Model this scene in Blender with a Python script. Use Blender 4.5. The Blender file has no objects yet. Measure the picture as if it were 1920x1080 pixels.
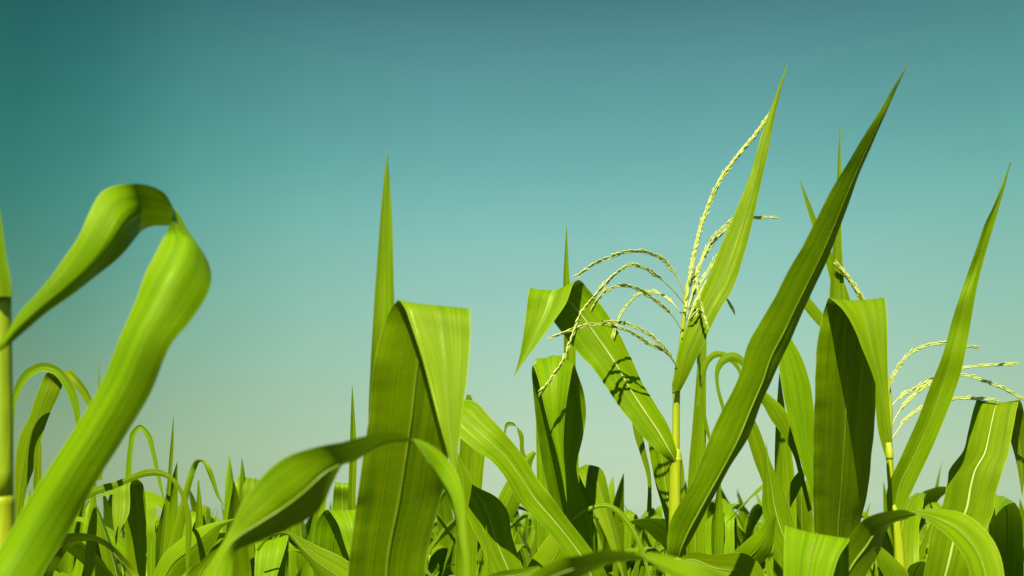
import bpy, math, random
import numpy as np
from mathutils import Vector, Matrix
R = math.radians
sc = bpy.context.scene
COL = sc.collection

# ------------------------------------------------------------------ camera
F = 2027.0                      # focal length in photograph pixels (1920 wide)
EYE = 1.55
PITCH = math.atan((985 - 540) / F)
cam = bpy.data.cameras.new('camera')
cam.sensor_width = 36; cam.lens = 36 * F / 1920
cam.clip_start = 0.02; cam.clip_end = 3000
cam.dof.use_dof = True; cam.dof.focus_distance = 1.95; cam.dof.aperture_fstop = 8.0
co = bpy.data.objects.new('camera', cam); COL.objects.link(co); sc.camera = co
co.location = (0, 0, EYE); co.rotation_euler = (R(90) + PITCH, 0, 0)
CP, SP = math.cos(PITCH), math.sin(PITCH)
def at(px, py, Y):
    """world point seen at photo pixel (px, py), Y metres in front of the lens"""
    a, b = (px - 960) / F, -(py - 540) / F
    d = np.array([a, CP - b * SP, SP + b * CP])
    return np.array([0, 0, EYE]) + d * (Y / d[1])

# ------------------------------------------------------------------ sky, sun, exposure
SUN_EL, SUN_AZ = 52.0, -16.0      # azimuth: degrees to the right of straight behind the camera
w = bpy.data.worlds.new('World'); sc.world = w; w.use_nodes = True
nt = w.node_tree; L = nt.links; bg = nt.nodes['Background']; bg.inputs[1].default_value = 0.05
sky = nt.nodes.new('ShaderNodeTexSky'); sky.sky_type = 'NISHITA'; sky.sun_disc = False
sky.sun_elevation = R(SUN_EL); sky.sun_rotation = R(180 - SUN_AZ)
def lin(c): return [((v / 255) / 12.92 if v / 255 <= .04045 else ((v / 255 + .055) / 1.055) ** 2.4) for v in c]
GR = [(0, (73, 127, 135), (98, 122, 156)), (131, (91, 152, 153), (105, 130, 164)), (300, (110, 176, 173), (116, 142, 176)),
      (420, (133, 193, 184), (126, 153, 186)), (499, (145, 198, 186), (134, 162, 193)), (600, (158, 204, 187), (146, 174, 202)),
      (697, (170, 208, 186), (162, 189, 210)), (780, (180, 211, 183), (178, 202, 212)), (847, (185, 212, 182), (190, 207, 204)),
      (885, (186, 212, 180), (195, 206, 195)), (915, (185, 210, 178), (194, 200, 184)), (956, (182, 207, 177), (178, 179, 161)), (980, (180, 205, 175), (158, 160, 147))]
tc = nt.nodes.new('ShaderNodeTexCoord'); sep = nt.nodes.new('ShaderNodeSeparateXYZ'); L.new(tc.outputs['Generated'], sep.inputs[0])
def ramp(vals, interp='LINEAR'):
    r = nt.nodes.new('ShaderNodeValToRGB'); r.color_ramp.interpolation = interp
    e = r.color_ramp.elements
    while len(e) < len(vals): e.new(0.5)
    for k, (p, c) in enumerate(sorted(vals)): e[k].position = p; e[k].color = (*c, 1)
    return r
def mth(op, a, b=None):
    m = nt.nodes.new('ShaderNodeMath'); m.operation = op
    for k, v in enumerate((a, b)):
        if v is None: continue
        if isinstance(v, (int, float)): m.inputs[k].default_value = v
        else: L.new(v, m.inputs[k])
    return m.outputs[0]
vals = []
for py, t, n in GR:
    z = math.sin(PITCH + math.atan((540 - py) / F))
    vals.append((max(0, z), [a / b / 2 for a, b in zip(lin(t), lin(n))]))
vals.append((.80, (.08, .18, .17))); er = ramp(vals, 'B_SPLINE'); L.new(sep.outputs[2], er.inputs[0])
azv = mth('DIVIDE', sep.outputs[0], mth('POWER', mth('ADD', mth('MULTIPLY', sep.outputs[0], sep.outputs[0]), mth('MULTIPLY', sep.outputs[1], sep.outputs[1])), 0.5))
azp = mth('ADD', mth('MULTIPLY', azv, 1.1), 0.5)
hi = ramp([(.02, (.22, .46, .42)), (.085, (.31, .56, .52)), (.17, (.58, .77, .73)), (.29, (.83, .92, .90)), (.42, (.97, .99, .99)), (.5, (1, 1, 1)), (.75, (1, 1, 1)), (.97, (.84, .91, .88))])
lo = ramp([(.03, (.60, .62, .50)), (.17, (.76, .79, .70)), (.29, (.87, .89, .84)), (.5, (1, 1, 1)), (.75, (1, 1, 1)), (.97, (.88, .90, .86))])
for q in (hi, lo): L.new(azp, q.inputs[0])
zf = nt.nodes.new('ShaderNodeMapRange'); zf.interpolation_type = 'SMOOTHSTEP'; L.new(sep.outputs[2], zf.inputs[0])
zf.inputs[1].default_value = .0; zf.inputs[2].default_value = .30
ar = nt.nodes.new('ShaderNodeMix'); ar.data_type = 'RGBA'
L.new(zf.outputs[0], ar.inputs[0]); L.new(lo.outputs[0], ar.inputs[6]); L.new(hi.outputs[0], ar.inputs[7])
def vmul(a, b):
    m = nt.nodes.new('ShaderNodeVectorMath'); m.operation = 'MULTIPLY'
    L.new(a, m.inputs[0])
    if isinstance(b, tuple): m.inputs[1].default_value = b
    else: L.new(b, m.inputs[1])
    return m.outputs[0]
L.new(vmul(vmul(vmul(sky.outputs[0], er.outputs[0]), (1.866, 1.866, 1.866)), ar.outputs[2]), bg.inputs[0])
sun = bpy.data.lights.new('sun', 'SUN'); sun.energy = 5.0; sun.angle = R(0.5); sun.color = (1, .95, .82)
so = bpy.data.objects.new('sun', sun); COL.objects.link(so)
sd = Vector((math.sin(R(SUN_AZ)) * math.cos(R(SUN_EL)), -math.cos(R(SUN_AZ)) * math.cos(R(SUN_EL)), math.sin(R(SUN_EL))))
so.rotation_euler = sd.to_track_quat('Z', 'Y').to_euler(); so.location = (2, -4, 8)
sc.view_settings.view_transform = 'Standard'; sc.view_settings.look = 'None'
sc.view_settings.exposure = 1.1; sc.view_settings.gamma = 1
sc.cycles.max_bounces = 8; sc.cycles.transmission_bounces = 6; sc.cycles.diffuse_bounces = 4

# ------------------------------------------------------------------ materials
class NT:
    def __init__(s, name):
        s.m = bpy.data.materials.new(name); s.m.use_nodes = True; s.t = s.m.node_tree; s.t.nodes.clear()
    def n(s, typ, ins=None, **kw):
        x = s.t.nodes.new(typ)
        for k, v in kw.items(): setattr(x, k, v)
        for k, v in (ins or {}).items():
            if hasattr(v, 'is_output'): s.t.links.new(v, x.inputs[k])
            else: x.inputs[k].default_value = v
        return x
    def math(s, op, a, b=0.0, c=0.0): return s.n('ShaderNodeMath', {0: a, 1: b, 2: c}, operation=op).outputs[0]
    def mix(s, f, a, b): 
        x = s.n('ShaderNodeMix', data_type='RGBA')
        for i, v in ((0, f), (6, a), (7, b)):
            if hasattr(v, 'is_output'): s.t.links.new(v, x.inputs[i])
            else: x.inputs[i].default_value = v
        return x.outputs[2]
    def smooth(s, v, lo, hi):
        return s.n('ShaderNodeMapRange', {0: v, 1: lo, 2: hi, 3: 0.0, 4: 1.0}, interpolation_type='SMOOTHSTEP').outputs[0]
def rgb(*c): return (*c, 1)

def leaf_material(name, dark, light, trans, tw=0.35):
    m = NT(name)
    uv = m.n('ShaderNodeUVMap', uv_map='UVMap').outputs[0]
    sp = m.n('ShaderNodeSeparateXYZ', {0: uv}); u, v = sp.outputs[0], sp.outputs[1]
    inf = m.n('ShaderNodeObjectInfo').outputs['Random']
    off = m.math('MULTIPLY', inf, 37.0)
    vec = m.n('ShaderNodeCombineXYZ', {0: m.math('MULTIPLY', u, 46.0), 1: m.math('MULTIPLY', v, 3.0), 2: off}).outputs[0]
    fine = m.n('ShaderNodeTexNoise', {'Vector': vec, 'Scale': 1.0, 'Detail': 2.0}).outputs[0]
    vec2 = m.n('ShaderNodeCombineXYZ', {0: m.math('MULTIPLY', u, 9.0), 1: m.math('MULTIPLY', v, 5.0), 2: off}).outputs[0]
    broad = m.n('ShaderNodeTexNoise', {'Vector': vec2, 'Scale': 1.0, 'Detail': 2.0}).outputs[0]
    vec3 = m.n('ShaderNodeCombineXYZ', {0: m.math('MULTIPLY', u, 4.0), 1: m.math('MULTIPLY', v, 40.0), 2: off}).outputs[0]
    crink = m.n('ShaderNodeTexNoise', {'Vector': vec3, 'Scale': 1.0, 'Detail': 3.0}).outputs[0]
    vein = m.math('SINE', m.math('MULTIPLY', u, 150.0))          # about 24 parallel side veins
    vein = m.smooth(vein, 0.5, 1.0)
    t = m.math('ADD', m.math('ADD', .10, m.math('MULTIPLY', m.smooth(fine, .3, .7), .28)), m.math('MULTIPLY', m.smooth(broad, .3, .7), .40))
    t = m.math('ADD', t, m.math('MULTIPLY', vein, .10))
    c = m.mix(t, dark, light)
    # each leaf a little different
    hs = m.n('ShaderNodeHueSaturation', {'Hue': m.math('ADD', .493, m.math('MULTIPLY', inf, .016)), 'Saturation': 1.0,
             'Value': m.math('ADD', .86, m.math('MULTIPLY', inf, .28)), 'Color': c}).outputs[0]
    edge = m.math('ABSOLUTE', m.math('SUBTRACT', m.math('MULTIPLY', u, 2.0), 1.0))
    em = m.smooth(edge, .955, .985)
    col = m.mix(m.math('MULTIPLY', em, .7), hs, rgb(.22, .31, .02))
    spk = m.n('ShaderNodeTexNoise', {'Vector': m.n('ShaderNodeCombineXYZ', {0: m.math('MULTIPLY', u, 30.0), 1: m.math('MULTIPLY', v, 330.0), 2: off}).outputs[0], 'Scale': 1.0, 'Detail': 0.0}).outputs[0]
    col = m.mix(m.math('MULTIPLY', m.smooth(spk, .80, .84), .22), col, rgb(.30, .33, .1))
    h = m.math('ADD', m.math('MULTIPLY', vein, .12), m.math('ADD', m.math('MULTIPLY', fine, .4), m.math('MULTIPLY', crink, .9)))
    bump = m.n('ShaderNodeBump', {'Strength': .42, 'Distance': .0015, 'Height': h}).outputs[0]
    rough = m.math('SUBTRACT', .56, m.math('MULTIPLY', m.smooth(broad, .5, .72), .24))
    pb = m.n('ShaderNodeBsdfPrincipled', {'Base Color': col, 'Roughness': rough, 'Specular IOR Level': .20, 'Specular Tint': rgb(.9, 1, .2), 'Normal': bump})
    tr = m.n('ShaderNodeBsdfTranslucent', {'Color': m.mix(t, rgb(*[x * .8 for x in trans]), rgb(*trans)), 'Normal': bump})
    mx = m.n('ShaderNodeMixShader', {0: tw, 1: pb.outputs[0], 2: tr.outputs[0]})
    m.n('ShaderNodeOutputMaterial', {0: mx.outputs[0]})
    return m.m
LEAF = leaf_material('maize_leaf', rgb(.058, .136, .0001), rgb(.172, .256, .0002), (.14, .29, .0002), .16)

def simple_material(name, a, b, scale, rough=.5, trans=None, tw=.25, bump=.2, spec=.4):
    m = NT(name)
    tcn = m.n('ShaderNodeTexCoord').outputs['Object']
    mp = m.n('ShaderNodeMapping', {'Vector': tcn, 'Scale': scale}).outputs[0]
    no = m.n('ShaderNodeTexNoise', {'Vector': mp, 'Scale': 1.0, 'Detail': 4.0}).outputs[0]
    c = m.mix(m.smooth(no, .3, .7), a, b)
    bp = m.n('ShaderNodeBump', {'Strength': bump, 'Distance': .002, 'Height': no}).outputs[0]
    pb = m.n('ShaderNodeBsdfPrincipled', {'Base Color': c, 'Roughness': rough, 'Specular IOR Level': spec, 'Normal': bp})
    out = pb.outputs[0]
    if trans:
        tr = m.n('ShaderNodeBsdfTranslucent', {'Color': rgb(*trans)})
        out = m.n('ShaderNodeMixShader', {0: tw, 1: out, 2: tr.outputs[0]}).outputs[0]
    m.n('ShaderNodeOutputMaterial', {0: out})
    return m.m
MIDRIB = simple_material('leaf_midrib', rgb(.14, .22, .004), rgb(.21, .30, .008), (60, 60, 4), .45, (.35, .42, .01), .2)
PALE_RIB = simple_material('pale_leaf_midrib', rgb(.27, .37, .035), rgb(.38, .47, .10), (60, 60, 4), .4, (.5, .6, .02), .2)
STALK = simple_material('maize_stalk', rgb(.26, .34, .001), rgb(.40, .45, .003), (220, 220, 4), .45, (.4, .45, .002), .2)
COLLAR = simple_material('leaf_collar', rgb(.26, .34, .005), rgb(.38, .43, .015), (90, 90, 40), .55)
SHEATH = simple_material('leaf_sheath', rgb(.19, .29, .001), rgb(.32, .41, .002), (240, 240, 3), .45, (.25, .34, .001), .2)
TASSEL = simple_material('maize_tassel', rgb(.46, .54, .07), rgb(.62, .67, .20), (140, 140, 140), .6, (.6, .64, .12), .35)
SOIL = simple_material('soil', rgb(.035, .026, .014), rgb(.075, .055, .03), (3, 3, 3), .95, bump=.6)

# ------------------------------------------------------------------ mesh helpers
def new_mesh(name, verts, faces, mat, uvs=None, smooth=True):
    me = bpy.data.meshes.new(name)
    me.from_pydata([tuple(v) for v in verts], [], faces)
    me.materials.append(mat)
    if uvs is not None:
        ul = me.uv_layers.new(name='UVMap')
        idx = np.empty(len(me.loops), dtype=np.int32); me.loops.foreach_get('vertex_index', idx)
        ul.data.foreach_set('uv', np.asarray(uvs, dtype=np.float32)[idx].ravel())
    if smooth: me.polygons.foreach_set('use_smooth', [True] * len(me.polygons))
    me.update()
    return me
def link(name, me, parent=None):
    o = bpy.data.objects.new(name, me); COL.objects.link(o)
    if parent is not None: o.parent = parent
    return o
def plant_root(label, loc, group):
    o = bpy.data.objects.new('maize_plant', None); COL.objects.link(o); o.empty_display_size = .1
    o.location = loc; o['label'] = label; o['category'] = 'maize plant'; o['group'] = group
    return o
def catmull(P, step):
    """centripetal-like Catmull-Rom through rows of P (n x k); first 6 columns give the spacing"""
    P = np.asarray(P, float); n = len(P)
    mid = (P[:, 0:3] + P[:, 3:6]) / 2 if P.shape[1] >= 6 else P[:, :3]
    d = np.linalg.norm(np.diff(mid, axis=0), axis=1)
    if P.shape[1] >= 6:
        d = np.maximum(d, .5 * (np.linalg.norm(np.diff(P[:, 0:3], axis=0), axis=1) + np.linalg.norm(np.diff(P[:, 3:6], axis=0), axis=1)) * .7)
    d = np.maximum(d, 1e-4); t = np.concatenate([[0], np.cumsum(d)])
    tan = np.zeros_like(P)
    for i in range(n):
        if i == 0: tan[i] = (P[1] - P[0]) / d[0]
        elif i == n - 1: tan[i] = (P[-1] - P[-2]) / d[-1]
        else:
            a, b = d[i - 1], d[i]
            tan[i] = ((P[i] - P[i - 1]) / a * b + (P[i + 1] - P[i]) / b * a) / (a + b)
    out = []
    for i in range(n - 1):
        m = max(2, int(math.ceil(d[i] / step)))
        for k in range(m):
            s = k / m; h = d[i]
            out.append((2*s**3-3*s**2+1)*P[i] + (s**3-2*s**2+s)*h*tan[i] + (-2*s**3+3*s**2)*P[i+1] + (s**3-s**2)*h*tan[i+1])
    out.append(P[-1])
    return np.array(out)
def sheet(A, B, sag, vee, ruffle, rng, nu=11, rib_w=.07, keel=1.0, off=0.0):
    """a leaf blade spanned between its two edges A and B, cupped by sag; returns verts, faces, uvs and its midrib tube"""
    n = len(A); C = (A + B) / 2; X = B - A; W = np.maximum(np.linalg.norm(X, axis=1), 1e-5)
    T = np.gradient(C, axis=0); T /= np.maximum(np.linalg.norm(T, axis=1), 1e-9)[:, None]
    N = np.cross(X / W[:, None], T); N /= np.maximum(np.linalg.norm(N, axis=1), 1e-9)[:, None]
    # keep the frame steady where an edge turns sharply
    for _ in range(3):
        N[1:-1] = .25 * N[:-2] + .5 * N[1:-1] + .25 * N[2:]
    N /= np.maximum(np.linalg.norm(N, axis=1), 1e-9)[:, None]
    s = np.concatenate([[0], np.cumsum(np.linalg.norm(np.diff(C, axis=0), axis=1))])
    U = np.linspace(-1, 1, nu); U = np.sign(U) * np.abs(U) ** .9
    sag = np.broadcast_to(np.asarray(sag, float), (n,))
    f1, f2, f3, f4 = rng.uniform(.10, .16), rng.uniform(.05, .075), rng.uniform(.10, .16), rng.uniform(.05, .075)
    p = rng.uniform(0, 6.28, 4)
    wl = (np.sin(s / f1 * 6.28 + p[0]) + .6 * np.sin(s / f2 * 6.28 + p[1]) + .3 * np.sin(s / .026 * 6.28 + p[2] + 2 * np.sin(s * 40))) * ruffle
    wr = (np.sin(s / f3 * 6.28 + p[2]) + .6 * np.sin(s / f4 * 6.28 + p[3])) * ruffle
    verts = []; uvs = []
    for j, u in enumerate(U):
        q = (u - off) / (1 - off) if u > off else (off - u) / (1 + off); prof = vee * (1 - q) + (1 - vee) * (1 - q * q)
        e = abs(u) ** 2.5 * (wl if u < 0 else wr)
        wob = .35 * ruffle * np.sin(s / .045 + 3 * u + p[0]) * (1 - abs(u))
        P = C + X * (u / 2) + N * ((sag * prof + e + wob) * W)[:, None]
        verts.append(P); uvs.append(np.stack([np.full(n, (u + 1) / 2), s], 1))
    V = np.stack(verts, 1).reshape(-1, 3); UV = np.stack(uvs, 1).reshape(-1, 2)
    F_ = [(i*nu+j, i*nu+j+1, (i+1)*nu+j+1, (i+1)*nu+j) for i in range(n-1) for j in range(nu-1)]
    # midrib: a flat lens section lying in the blade, proud on both sides
    mc = C + X * (off / 2) + N * (sag * W)[:, None] + N * (.35 * ruffle * np.sin(s / .045 + p[0]) * W)[:, None]
    fade = np.clip((s[-1] - s) / max(s[-1], 1e-6), 0.05, 1) ** .6
    hw = np.minimum(W * rib_w * .5, .0036) * fade ** 1.8 + .0003
    hh = (.0003 + .0011 * fade) * np.minimum(1, W / .05) * keel
    Xn = X / W[:, None]
    ring = [(1, 0), (.5, .8), (0, 1), (-.5, .8), (-1, 0), (-.5, -.6), (0, -.8), (.5, -.6)]
    RV = np.stack([mc + Xn * (hw * a)[:, None] + N * (hh * b)[:, None] for a, b in ring], 1).reshape(-1, 3); k = len(ring)
    RF = [(i*k+j, i*k+(j+1) % k, (i+1)*k+(j+1) % k, (i+1)*k+j) for i in range(n-1) for j in range(k)]
    return V, F_, UV, RV, RF
def leaf(parent, st, d, sag=.10, vee=.45, ruffle=.012, seed=0, rib=True, label=None, step=.007, rib_w=.055, nu=11, bright=False, off=0.0):
    """a maize leaf from stations (edge a px, py, edge b px, py, depth offset cm, depth of b beyond a cm[, sag]) at depth d"""
    rows = []
    for q in st:
        q = tuple(q) + (0,) * (6 - len(q)) if len(q) < 6 else q
        c = d + q[4] / 100; sg = q[6] if len(q) > 6 else sag
        rows.append(np.concatenate([at(q[0], q[1], c - q[5] / 200), at(q[2], q[3], c + q[5] / 200), [sg]]))
    S = catmull(rows, step)
    rng = np.random.default_rng(seed + 1)
    o0 = np.array(parent.location)
    V, Fc, UV, RV, RF = sheet(S[:, :3] - o0, S[:, 3:6] - o0, S[:, 6], vee, ruffle, rng, nu, rib_w * (1.5 if bright else 1), off=off)
    o = link('leaf', new_mesh('leaf', V, Fc, LEAF, UV), parent)
    if label: o['label'] = label
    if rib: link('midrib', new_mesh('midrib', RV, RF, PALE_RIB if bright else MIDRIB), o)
    return o
def tube_mesh(name, pts, rad, mat, k=12, cap=True, step=.02):
    P = catmull(np.concatenate([np.asarray(pts, float), np.asarray(rad, float)[:, None]], 1)[:, [0, 1, 2, 3]], step)
    C, r = P[:, :3], P[:, 3]; n = len(C)
    T = np.gradient(C, axis=0); T /= np.linalg.norm(T, axis=1)[:, None]
    ref = np.array([0, 1, 0.]) if abs(T[0][1]) < .8 else np.array([1., 0, 0])
    V = []
    for i in range(n):
        a = np.cross(T[i], ref); a /= np.linalg.norm(a); b = np.cross(T[i], a); ref = np.cross(a, T[i])
        for j in range(k):
            g = 6.2832 * j / k; V.append(C[i] + (a * math.cos(g) + b * math.sin(g)) * r[i])
    Fc = [(i*k+j, i*k+(j+1) % k, (i+1)*k+(j+1) % k, (i+1)*k+j) for i in range(n-1) for j in range(k)]
    if cap: Fc += [tuple(range(k))[::-1], tuple(range((n-1)*k, n*k))]
    return new_mesh(name, V, Fc, mat)
def stalk(parent, pts, d, name='stalk', mat=None, k=14):
    """pts: (px, py, radius mm[, depth offset cm])"""
    o0 = np.array(parent.location)
    P = [at(q[0], q[1], d + (q[3] / 100 if len(q) > 3 else 0)) - o0 for q in pts]
    return link(name, tube_mesh(name, P, [q[2] / 1000 for q in pts], mat or STALK, k), parent)
def stalk_to_ground(parent, px, py, d, r_top, z_extra=()):
    """the jointed lower stalk, from the given pixel down to the soil"""
    top = at(px, py, d); o0 = np.array(parent.location); base = np.array([o0[0], o0[1], -.02])
    P = []; rr = []; n = 8
    for i in range(n + 1):
        t = i / n; q = top + (base - top) * t
        r = r_top + (.0125 - r_top) * min(1, t * 1.6)
        P.append(q - o0); rr.append(r)
        if 0 < i < n:
            dz = (base - top) / np.linalg.norm(base - top)
            P.append(q + dz * .006 - o0); rr.append(r * 1.14)
            P.append(q + dz * .014 - o0); rr.append(r)
    return link('stalk', tube_mesh('stalk', P, rr, STALK, 12, step=.05), parent)
def spikelets(poly, rad, pitch, ranks, size, rng, bare=.12):
    """one tassel branch: a thin axis set with overlapping pointed spikelets"""
    P = catmull(np.asarray(poly, float), .004); n = len(P)
    s = np.concatenate([[0], np.cumsum(np.linalg.norm(np.diff(P, axis=0), axis=1))]); Ltot = s[-1]
    V, Fc = [], []
    def add(vs, fs):
        b = len(V); V.extend(vs); Fc.extend([tuple(b + i for i in f) for f in fs])
    T = np.gradient(P, axis=0); T /= np.linalg.norm(T, axis=1)[:, None]
    ref = np.array([0., 1, 0]); fr = []
    for i in range(n):
        a = np.cross(T[i], ref); a /= np.linalg.norm(a); b = np.cross(T[i], a); ref = np.cross(a, T[i]); fr.append((a, b))
    k = 6; vs = []
    for i in range(n):
        a, b = fr[i]; r = rad * (1.25 - .75 * s[i] / Ltot)
        vs += [P[i] + (a * math.cos(6.2832*j/k) + b * math.sin(6.2832*j/k)) * r for j in range(k)]
    add(vs, [(i*k+j, i*k+(j+1) % k, (i+1)*k+(j+1) % k, (i+1)*k+j) for i in range(n-1) for j in range(k)])
    prof = [(0, .25), (.2, .85), (.45, 1.0), (.75, .65), (1.0, .06)]
    x = Ltot * bare; q = 0
    while x < Ltot:
        i = min(n - 1, int(np.searchsorted(s, x))); a, b = fr[i]; t = T[i]
        for g in range(ranks):
            ang = 6.2832 * g / ranks + (q % 2) * (3.1416 / ranks if ranks > 2 else 0) + rng.normal(0, .35)
            o = a * math.cos(ang) + b * math.sin(ang)
            ln = size * rng.uniform(.8, 1.2); wd = ln * .105 * rng.uniform(.75, 1.35)
            lean = abs(rng.normal(.10, .12))
            ax = t * math.cos(lean) + o * math.sin(lean); sd_ = np.cross(ax, o); sd_ /= np.linalg.norm(sd_); up = np.cross(sd_, ax)
            b0 = P[i] + o * rad * .8 + t * rng.uniform(-.3, .3) * pitch
            vs = [b0 + ax * (ln * h) + (sd_ * math.cos(1.0472*j) * 1.15 + up * math.sin(1.0472*j) * .8 + up * .4) * (wd * r_) for h, r_ in prof for j in range(6)]
            fs = [(m_*6+j, m_*6+(j+1) % 6, (m_+1)*6+(j+1) % 6, (m_+1)*6+j) for m_ in range(4) for j in range(6)]
            add(vs, fs)
        q += 1; x += pitch * rng.uniform(.6, 1.4)
    return V, Fc
def tassel(parent, branches, d):
    """branches: (polyline of (px, py[, depth offset cm]), thick)"""
    o0 = np.array(parent.location)
    t = bpy.data.objects.new('tassel', None); COL.objects.link(t); t.parent = parent
    for k, (pl, thick) in enumerate(branches):
        P = [at(q[0], q[1], d + (q[2] / 100 if len(q) > 2 else 0)) - o0 for q in pl]
        rng = np.random.default_rng(77 + k)
        if thick: V, Fc = spikelets(P, .0022, .0050, 5, .0125, rng, .10)
        else: V, Fc = spikelets(P, .0010, .0052, 2, .0125, rng, .14)
        link('tassel_branch', new_mesh('tassel_branch', V, Fc, TASSEL), t)
    return t

# generic maize leaf in local coordinates (used for leaves below the frame and for the plants further back)
def grown_leaf(length, width, az, el0, droop, z0, rng, kink=None, twist=0.0, n=26, p=1.7):
    s = np.linspace(0, 1, n); e = R(el0) - R(droop) * s ** p
    if kink:
        ks, ka = kink; e = e - R(ka) / (1 + np.exp(-(s - ks) / .018))
    a = R(az) + R(rng.uniform(-18, 18)) * s
    st = np.stack([np.cos(e) * np.cos(a), np.cos(e) * np.sin(a), np.sin(e)], 1) * (length / (n - 1))
    C = np.concatenate([[[0, 0, z0]], np.array([0, 0, z0]) + np.cumsum(st, 0)[:-1]])
    w_ = width * np.clip(.45 + 3 * s, 0, 1) * np.clip(1 - ((s - .35) / .65).clip(0) ** 2.0, 0.015, 1)
    tw = R(twist) * s + .15 * np.sin(s * 9 + rng.uniform(0, 6))
    T = np.gradient(C, axis=0); T /= np.linalg.norm(T, axis=1)[:, None]
    side = np.stack([-np.sin(a), np.cos(a), 0 * a], 1); nn = np.cross(side, T)
    X = side * np.cos(tw)[:, None] + nn * np.sin(tw)[:, None]
    return C - X * (w_ / 2)[:, None], C + X * (w_ / 2)[:, None]
def spear_leaf(length, width, az, el, z0, rng, n=20):
    return grown_leaf(length, width, az, el, rng.uniform(2, 12), z0, rng, n=n)
def add_leaf_part(parent, A, B, rng, sag=-.14, vee=.6, nu=7, rib=True, ruffle=.02):
    V, Fc, UV, RV, RF = sheet(A, B, sag, vee, ruffle, rng, nu)
    o = link('leaf', new_mesh('leaf', V, Fc, LEAF, UV), parent)
    if rib: link('midrib', new_mesh('midrib', RV, RF, MIDRIB), o)
    return o
def lower_leaves(parent, seed, z=(.55, .8, 1.0), az0=None):
    rng = np.random.default_rng(seed); az0 = rng.uniform(0, 360) if az0 is None else az0
    for k, z0 in enumerate(z):
        A, B = grown_leaf(rng.uniform(.5, .6), rng.uniform(.06, .075), az0 + 180 * k + rng.uniform(-15, 15), 55, rng.uniform(95, 120), z0, rng)
        add_leaf_part(parent, A, B, rng)

# ------------------------------------------------------------------ ground
gs = 1500; N_ = 60
xs = np.sign(np.linspace(-1, 1, N_)) * np.abs(np.linspace(-1, 1, N_)) ** 3 * gs
V = [(x, y, .012 * math.sin(x * 8.4) * (abs(x) < 30)) for y in xs for x in xs]
g = link('ground', new_mesh('ground', V, [(j*N_+i, j*N_+i+1, (j+1)*N_+i+1, (j+1)*N_+i) for j in range(N_-1) for i in range(N_-1)], SOIL)); g['kind'] = 'structure'

# ------------------------------------------------------------------ the plants in front, traced one by one
FRONT = 'maize plants standing at the front of the field'
def hero(label, px, d, group=FRONT, lean=(0, 0), lower=True, seed=1):
    b = at(px, 985, d); r = plant_root(label, (b[0] + lean[0], b[1] + lean[1], 0), group)
    if lower: lower_leaves(r, seed)
    return r
# ---- foreground at the far left: one leaf that loops over
r = hero('close blurred maize plant whose one wide leaf loops over and droops back left', -140, .74, lower=False, seed=3)
leaf(r, [(-150,1330,-110,1340,-6),(-130,1230,-50,1280,-5),(-70,1130,25,1165,-3),(-14,1050,76,1084,-1),(41,958,132,988),(92,877,186,896),(144,796,232,822),
 (195,705,279,742),(229,623,318,652),(258,555,356,604,1),(274,508,390,550,2,1),(290,478,397,515,3,2),(304,450,386,478,4,2),
 (312,436,364,447,4.6,2.6,.08),(318,421,347,424,5,2.6,.03),(321,410,339,408,5.4,2.6,0),(323,399,333,397,5.8,3,0),(323,390,330,395,6.4,4.4,0),(320,381,333,409,6.8,5.6,0),(313,372,328,420,6.8,5.4,0),(302,360,311,424,6.7,5,-.01),(278,348,290,424,6,4,-.03),(248,344,268,432,5,3,-.10),(218,347,253,447,4,2,-.22),(190,360,233,471,3,1.5,-.32),
 (167,397,208,496,2,1.8,-.36),(150,437,183,516,1,2,-.36),(112,497,128,559,-1,1.6,-.36),(72,546,78,594,-2,1,-.34),(34,588,38,628,-2.6,.6,-.3),(8,630,10,652,-3,0,-.2),(-16,660,-14,668,-3.2,0,-.1)], .80, sag=.29, vee=.5, rib=False, seed=5, ruffle=.02)
stalk_to_ground(r, -140, 1335, .74, .010)

r = hero('thick ringed maize stalk cut by the left edge, seen just behind the looping leaf tip', 4, .81, seed=4)
stalk(r, [(4,1250,9.05),(4,1000,8.70),(4,952,8.53),(4,946,8.79),(3.5,940,8.79),(3,934,8.27)], 0.81)
stalk(r, [(3,934,8.27),(2,700,8.00),(1,600,7.83),(0,560,8.00)], 0.81, 'leaf_sheath', SHEATH)
stalk(r, [(0,562,8.09),(0,550,8.61),(-1,540,8.70),(-2,530,7.66)], 0.81, 'leaf_collar', COLLAR)
stalk_to_ground(r, 4, 1248, .81, .0092)
leaf(r, [(-24,560,22,556),(-34,530,21,528),(-36,480,12,480),(-38,430,5,430),(-40,380,-1,390),(-44,300,-10,320),(-50,200,-25,220),(-60,100,-58,105)], .80, sag=.25, seed=6, ruffle=.005)

# ---- behind the stalk, left
r = hero('maize plant with a thin bowed leaf and a hanging leaf behind the left stalk', 25, 1.7, seed=8)
leaf(r, [(14,1120,36,1130),(22,1020,42,1010),(27,950,48,925),(28,870,66,872),(38,815,80,815),(54,784,92,780),(70,736,112,736),(82,708,121,712),(90,699,128,702,-1),(108,702,130,692,-2),(132,718,143,703,-3),(152,742,161,726,-3),(168,772,176,758,-3),(180,812,184,806,-3)], 1.7, sag=.10, seed=9)
leaf(r, [(10,900,22,900),(16,800,26,800),(22,748,31,754),(29,722,37,738),(50,692,54,710),(80,680,78,697),(105,686,99,701),(130,710,117,722),(147,750,133,757),(151,800,143,800),(152,860,148,860),(152,900,151,900)], 1.65, sag=-.12, seed=10)
leaf(r, [(58,1060,74,1060),(60,960,78,950),(64,880,78,880),(70,830,77,828),(74,800,75,799)], 1.9, sag=-.2, seed=11)
leaf(r, [(178,900,192,900),(181,780,190,780),(184,715,188,715),(185,678,186,678)], 2.3, sag=-.2, seed=12)
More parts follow.
